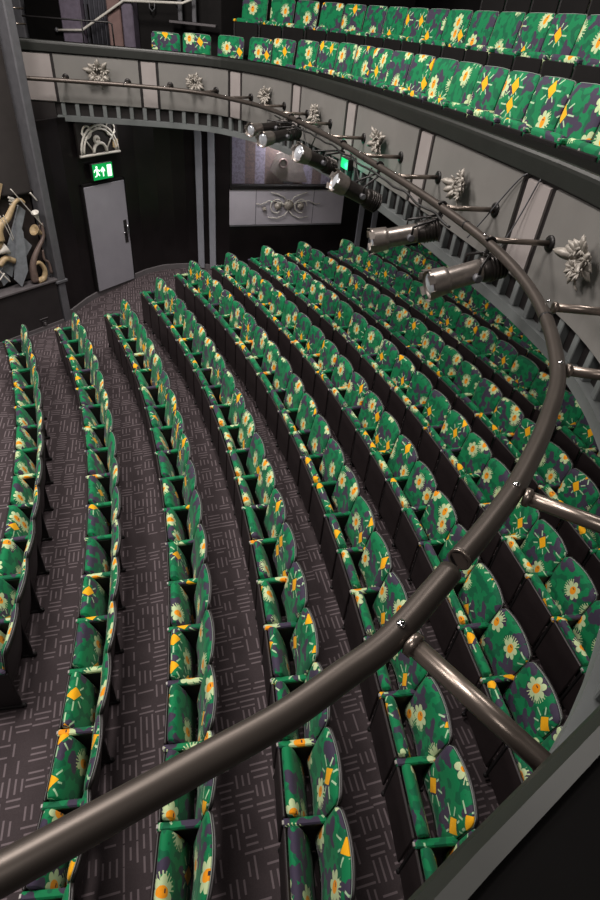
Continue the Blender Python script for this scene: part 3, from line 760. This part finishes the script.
# ------------------------------------------------------------------ stage-side column, plinth and relief
P0 = Vector((-5.821, 8.841, 0)); pd = Vector((.501, .866, 0)).normalized(); pnv = Vector((pd.y, -pd.x, 0))   # pnv faces the house
MPL = Matrix(((pd.x, -pnv.x, 0, P0.x), (pd.y, -pnv.y, 0, P0.y), (0, 0, 1, 0), (0, 0, 0, 1)))                  # x along, y away from the house
b = MB(); b.rbox(-3.2, 1.42, .0, 1.6, 0, .90, .01, MPL); struct(b.build('wall_stage_plinth', M['plinth']), 'low dark plinth wall under the carved relief')
b = MB(); b.rbox(-3.2, 1.44, -.04, .25, .90, .945, .008, MPL); struct(b.build('trim_13', M['skirt']), 'grey ledge on top of the low plinth')
b = MB(); b.rbox(-3.2, 1.42, -.02, .0, .0, .10, .004, MPL); b.rbox(-3.2, 1.42, -.035, .0, .0, .03, .004, MPL); struct(b.build('baseboard_stage', M['skirt']), 'grey skirting under the low plinth')
b = MB(); b.rbox(1.45, 1.61, -.05, .30, .86, 9.2, .02, MPL); struct(b.build('trim_14', M['strip']), 'tall slate grey vertical column strip at the stage side')
b = MB(); b.rbox(1.44, 1.60, -.03, .28, .0, .86, .015, MPL); b.rbox(1.39, 1.65, -.06, .3, .84, .90, .012, MPL); struct(b.build('trim_15', M['strip']), 'narrower foot of the slate column')
b = MB(); b.box(-4, 1.5, 1.62, 1.7, 0, 9.2, MPL); b.box(1.5, 1.6, .3, 1.7, 0, 9.2, MPL); struct(b.build('wall_stage', M['blackmatt']), 'black wall behind the stage-side column')
b = MB(); b.box(-4, 1.45, .33, .40, .94, 2.46, MPL); struct(b.build('wall_relief', M['relief']), 'black panel behind the relief')
b = MB(); b.box(-4, 1.45, .33, 1.6, 2.40, 2.46, MPL); struct(b.build('trim_16', M['plinth']), 'shelf under the round column')
b = MB(); cc = (-5.99, 10.36); b.lathe((cc[0], cc[1], 2.46), (0, 0, 1), [(0, .74), (.06, .74), (.06, .70), (6.7, .70)], 40); struct(b.build('wall_round_column', M['column']), 'large round charcoal column above the relief')
# a vent plate on the plinth
vt = empty('wall_socket', MPL @ Vector((.98, -.01, .16)), math.atan2(pd.y, pd.x), 'small grey socket plate low on the dark plinth', 'socket')
MB().rbox(-.05, .05, -.012, .01, -.06, .05, .004).build('socket_plate', M['plinth'], vt); MB().rbox(-.02, .02, -.03, -.01, -.04, .02, .004).build('plug', M['skirt'], vt)
MB().rbox(-.09, .09, -.012, .0, .09, .105, .003).build('label_strip', M['skirt'], vt)
# relief sculpture
rs = empty('relief_sculpture', MPL @ Vector((.7, .0, .95)), math.atan2(pd.y, pd.x), 'relief of planks, horns and a fiddle scroll in tan and grey on the plinth ledge', 'sculpture')
def RL(x, z, y=.1): return Vector((x-.7, y, z-.95))
def pr_(poly, y, th, m, nm): b = MB(); b.prism([(x-.7, z-.95) for x, z in poly], Matrix.Translation((0, y, 0)), th); return b.build(nm, M[m], rs)
pr_([(1.08, 2.33), (1.18, 2.22), (.63, 1.15), (.48, 1.32)], .12, .04, 'plank', 'plank')
pr_([(.93, 2.11), (1.0, 1.91), (.92, 1.22), (.73, .96), (.63, 1.12)], .04, .04, 'plank', 'plank')
pr_([(.97, 1.89), (1.19, 1.59), (.96, 1.36)], .17, .03, 'plank', 'plank')
pr_([(.86, 2.70), (.92, 2.68), (.60, 2.05), (.52, 2.08)], .20, .04, 'tan', 'board')
pr_([(.30, 2.1), (.42, 2.3), (.48, 2.2), (.36, 2.0)], .2, .03, 'bone', 'board')
def tb(pts, rr, m, nm, y=.08, n=10):
    P_ = crom([RL(x, z, y) for x, z in pts], 6); 
    R_ = [rr[0]+(rr[-1]-rr[0])*i/(len(P_)-1) for i in range(len(P_))] if len(rr) == 2 else rr[0]
    return MB().tube(P_, R_, n).build(nm, M[m], rs)
pr_([(.30, 1.95), (.42, 2.02), (.60, 1.10), (.46, 1.02)], .16, .03, 'plank', 'plank')
pr_([(.22, 2.45), (.30, 2.48), (.62, 1.78), (.55, 1.74)], .22, .03, 'umber', 'board')
tb([(1.16, 2.37), (1.08, 2.43), (.97, 2.40), (.87, 2.28), (.77, 2.17), (.65, 2.11), (.56, 2.0), (.54, 1.84)], (.022, .085), 'tan', 'fiddle_scroll', .06)
tb([(.54, 1.86), (.50, 1.75), (.38, 1.68), (.25, 1.75)], (.09, .05), 'tan', 'fiddle_body', .10)
def bell(x, z, dx, dz, L, R_, m='bone'):
    b = MB(); b.lathe(RL(x, z, .04), (dx, .15, dz), [(.06, .001), (.045, R_*.45), (.0, R_*.95), (.002, R_), (.012, R_*.97), (L*.25, R_*.62), (L*.6, R_*.3), (L, .02)], 18); return b.build('horn_bell', M[m], rs)
bell(1.30, 2.19, .35, -.9, .26, .07, 'bone'); bell(1.21, 1.90, .8, -.55, .28, .10, 'tan'); bell(.62, 1.70, -.8, -.3, .25, .11)
tb([(1.40, 1.98), (1.38, 1.75), (1.24, 1.58), (1.10, 1.40), (1.03, 1.22), (1.02, .98)], (.022, .075), 'umber', 'saxophone_tube', .05)
tb([(1.05, 1.30), (1.17, 1.31), (1.25, 1.16), (1.20, 1.01), (1.06, .98)], (.03, .06), 'tan', 'swirl', .03)
tb([(1.31, 1.51), (1.31, 1.33), (1.38, 1.25), (1.40, 1.04)], (.02, .03), 'umber', 'reed_tube', .06)
tb([(1.42, 1.95), (1.36, 1.9), (1.40, 1.72), (1.36, 1.6)], (.02, .02), 'umber', 'valve_tube', .1)
tb([(.41, 1.44), (.56, 1.53), (.71, 1.45)], (.055, .05), 'tan', 'banner', .05)
tb([(.37, 1.37), (.44, 1.25), (.52, 1.12)], (.013, .013), 'bone', 'drumstick', .03)
tb([(.33, 1.2), (.45, 1.3)], (.013, .013), 'bone', 'drumstick', .02)
tb([(.94, 2.63), (1.18, 2.27), (1.42, 1.91)], (.008, .008), 'bone', 'string', .03)
tb([(.68, 2.26), (.73, 2.04), (.77, 1.82)], (.006, .006), 'bone', 'string', .0)
tb([(.62, 2.26), (.68, 2.04), (.74, 1.80)], (.006, .006), 'bone', 'string', .0)
tb([(1.33, 2.50), (1.43, 2.35)], (.014, .014), 'bone', 'tuning_peg', .1)
kb = MB()
for q in range(5): kb.tube([RL(.88+.022*q, 2.52-.01*q, .05), RL(.90+.022*q, 2.40-.01*q, .05)], .006, 5)
for q in range(3): kb.tube([RL(.86, 2.50-.05*q, .045), RL(1.02, 2.45-.05*q, .045)], .005, 5)
kb.build('wire_frets', M['bone'], rs)

# ------------------------------------------------------------------ upper level by the stage
YU = 13.0
wallpoly('wall_upper_far', [(-9, YU+.35), (-2.4, YU+.35), (-1.0, 14.6), (1.5, 15.6)], EYE-1.6, 9.2, M['blackmatt'], label='black upper wall beyond the balcony')
arcu = [(CX+28.9*math.cos(a), CY+28.9*math.sin(a)) for a in [.66-i*.05 for i in range(20)]]
wallpoly('wall_upper_back', arcu, EYE-1.6, 9.2, M['blackmatt'], label='black upper rear wall')
def slab(name, x0, x1, y0, y1, z0, z1, m, b_=.02): q = MB(); q.rbox(x0, x1, y0, y1, EYE+z0, EYE+z1, b_); return q.build(name, M[m])
struct(slab('door_2', -6.15, -5.46, YU+.2, YU+.3, -1.2, 1.2, 'blackwall'), 'dark upper doorway by the stage')
struct(slab('trim_17', -6.45, -6.15, YU-.1, YU+.3, -1.2, 2.6, 'strip'))
struct(slab('trim_18', -5.43, -5.02, YU-.05, YU+.3, -1.2, 2.6, 'mauve'))
q = MB(); pts = []
for i in range(81):
    x = -4.99+.46*i/80; pts.append((x, YU+.12-.035*math.cos(i*2*PI/16)))
vs = [(x, y, EYE-1.2) for x, y in pts]+[(x, y, EYE+2.6) for x, y in pts]+[(x, YU+.2, EYE+2.6) for x, y in pts]+[(x, YU+.2, EYE-1.2) for x, y in pts]; n = 81
q.add(vs, [(k2*n+i, k2*n+i+1, ((k2+1) % 4)*n+i+1, ((k2+1) % 4)*n+i) for k2 in range(4) for i in range(n-1)], True)
tag(q.build('pleated_curtain', M['curtain']), 'grey pleated hanging behind the far end of the balcony', 'curtain')
struct(slab('trim_19', -4.53, -4.27, YU-.02, YU+.3, -1.2, 2.6, 'pinkp')); struct(slab('trim_20', -4.24, -4.02, YU-.05, YU+.3, -1.2, 2.6, 'mauve'))
# white wall handrail, two slopes
hr = empty('white_handrail', (-5.45, YU-.08, EYE-.53), 0, 'white bent handrail on the upper wall, behind the far balcony seats', 'handrail')
def hpt(x, z): return Vector((x+5.45, 0, z+.53))
MB().tube([hpt(-5.5, -.53), hpt(-5.02, -.49), hpt(-4.16, .02), hpt(-3.05, .07), hpt(-2.85, .15)], .022, 10).build('handrail_bar', M['bone'], hr)
MB().lathe(hpt(-5.5, -.53)+Vector((0, .0, 0)), (-1, 0, 0), [(0, .03), (.03, .045), (.05, .03)], 12).build('rail_knob', M['strip'], hr)
for x, z in ((-5.1, -.5), (-4.2, 0), (-3.2, .06)): MB().tube([hpt(x, z), hpt(x, z-.06)+Vector((0, .2, 0))], .012, 8).build('handrail_bracket', M['strip'], hr)
# grey posts and shelf on the upper wall
for x, lb in ((-3.12, 'left'), (-2.86, 'right')):
    pass
pf = empty('post_frame', (-3.0, YU+.1, EYE-.2), 0, 'pair of grey posts standing on a thin dark shelf beyond the balcony seats', 'posts')
for x in (-.14, .13): MB().rbox(x-.04, x+.04, -.04, .04, .0, 2.6, .01).build('post', M['strip'], pf)
MB().rbox(-.35, .55, -.08, .1, -.04, .0, .006).build('shelf', M['skirt'], pf)
wd_ = empty('wall_hook', (-3.72, YU+.27, EYE+.0), 0, 'small dark cleat with coiled loop on the black upper wall', 'hook')
MB().tube([(-.05, -.02, .08), (-.05, -.03, -.05), (0, -.04, -.1), (.05, -.03, -.05), (.05, -.02, .08)], .012, 7).build('hook_loop', M['strip'], wd_)
MB().rbox(-.03, .03, -.02, .08, -.02, .12, .005).build('hook_plate', M['column'], wd_)
# black guard rail on the far capping
gr = empty('guard_rail', (-5.0, 11.45, EYE-.62), 0, 'black tubular guard rail on the far end of the balcony capping', 'guard rail')
def gp(x, y, z): return Vector((x+5.0, y-11.45, z+.62))
MB().tube([gp(-5.30, 11.10, -.315), gp(-4.41, 11.32, -.300), gp(-3.98, 11.44, -.29), gp(-3.93, 11.455, -.31), gp(-3.925, 11.46, -.62)], .013, 8).build('guard_bar', M['stand'], gr)
MB().tube([gp(-4.40, 11.32, -.30), gp(-4.40, 11.32, -.62)], .012, 8).build('guard_post', M['stand'], gr)
for z in (-.22, -.42): MB().tube([gp(-5.34, 10.9, z), gp(-5.26, 11.10, z)], .014, 8).build('wall_fixing', M['steel'], gr)

# ------------------------------------------------------------------ shell beyond the frame
q = MB(); q.box(-16, 12, -8, 18, 9.2, 9.4); struct(q.build('ceiling', M['ceil']))
q = MB(); q.box(-16, -15.8, -8, 18, -.1, 9.2); struct(q.build('wall_left', M['ceil']))
q = MB(); q.box(-16, 12, -8.2, -8, -.1, 9.2); struct(q.build('wall_near', M['ceil']))
q = MB(); q.box(12, 12.2, -8, 18, -.1, 9.2); struct(q.build('wall_right', M['ceil']))
q = MB(); q.box(-16, 12, 17.9, 18.1, -.1, 9.2); struct(q.build('wall_rear_far', M['ceil']))

# ------------------------------------------------------------------ lights: house lamps high in the ceiling, and added fill lamps
def area(x, y, z, size, power, col=(1, .93, .88), aim=None, sy=None):
    l = bpy.data.lights.new('house_or_fill_light', 'AREA'); l.size = size; l.energy = power; l.color = col
    if sy: l.shape = 'RECTANGLE'; l.size_y = sy
    o = bpy.data.objects.new('house_or_fill_light', l); COL.objects.link(o); o.location = (x, y, z)
    if aim: o.rotation_euler = (Vector(aim)-Vector((x, y, z))).to_track_quat('-Z', 'Y').to_euler()
    return o
area(-3.5, 3.0, 9.0, 1.6, 390); area(-3.0, 8.0, 9.0, 1.6, 430)
area(-8.5, 5.0, 8.8, 2.4, 470, aim=(0, 6, 2))
area(1.5, 5.0, 9.0, 1.2, 110)
area(-1.5, -2.5, 8.8, 1.4, 110, aim=(-1, 6, 2))
# small downlights set in the soffit over the rear stalls
for u in (4.5, 7.5, 10.5, 13.0):
    p = FACE.off(u, 1.6, ZS-.02); area(p.x, p.y, p.z-.01, .35, 16, (1, .92, .85))
# fill lights added to brighten the window backdrop, and the far wall from the soffit
p = MW @ Vector((WL/2, .26, ZS-.05)); area(p.x, p.y, p.z, .2, 50, (1, .95, .98), sy=None)
area(-1.6, 12.0, ZS-.04, .35, 24, (1, .95, .92)); area(-3.9, 11.9, ZS-.04, .2, 5, (1, .95, .92))
w = bpy.data.worlds.new('world'); sc.world = w; w.use_nodes = True
w.node_tree.nodes['Background'].inputs[0].default_value = (.05, .05, .055, 1); w.node_tree.nodes['Background'].inputs[1].default_value = 1

# ------------------------------------------------------------------ camera
cam = bpy.data.cameras.new('camera'); co = bpy.data.objects.new('camera', cam); COL.objects.link(co); sc.camera = co
f_px, pitch, roll = 540.8, .66875, .10428

fw = Vector((0, math.cos(pitch), -math.sin(pitch))); r0 = Vector((1, 0, 0)); u0 = r0.cross(fw)
rt = r0*math.cos(roll)+u0*math.sin(roll); up = -r0*math.sin(roll)+u0*math.cos(roll)
Mc = Matrix(((rt.x, up.x, -fw.x, 0), (rt.y, up.y, -fw.y, 0), (rt.z, up.z, -fw.z, EYE), (0, 0, 0, 1)))
co.matrix_world = Mc
cam.sensor_fit = 'VERTICAL'; cam.sensor_height = 36; cam.lens = f_px/900*36; cam.clip_start = .02; cam.clip_end = 100
sc.view_settings.view_transform = 'Standard'; sc.view_settings.look = 'None'; sc.view_settings.gamma = 1; sc.view_settings.exposure = .12
sc.view_settings.use_curve_mapping = False
sc.cycles.use_denoising = True
sc.cycles.max_bounces = 6
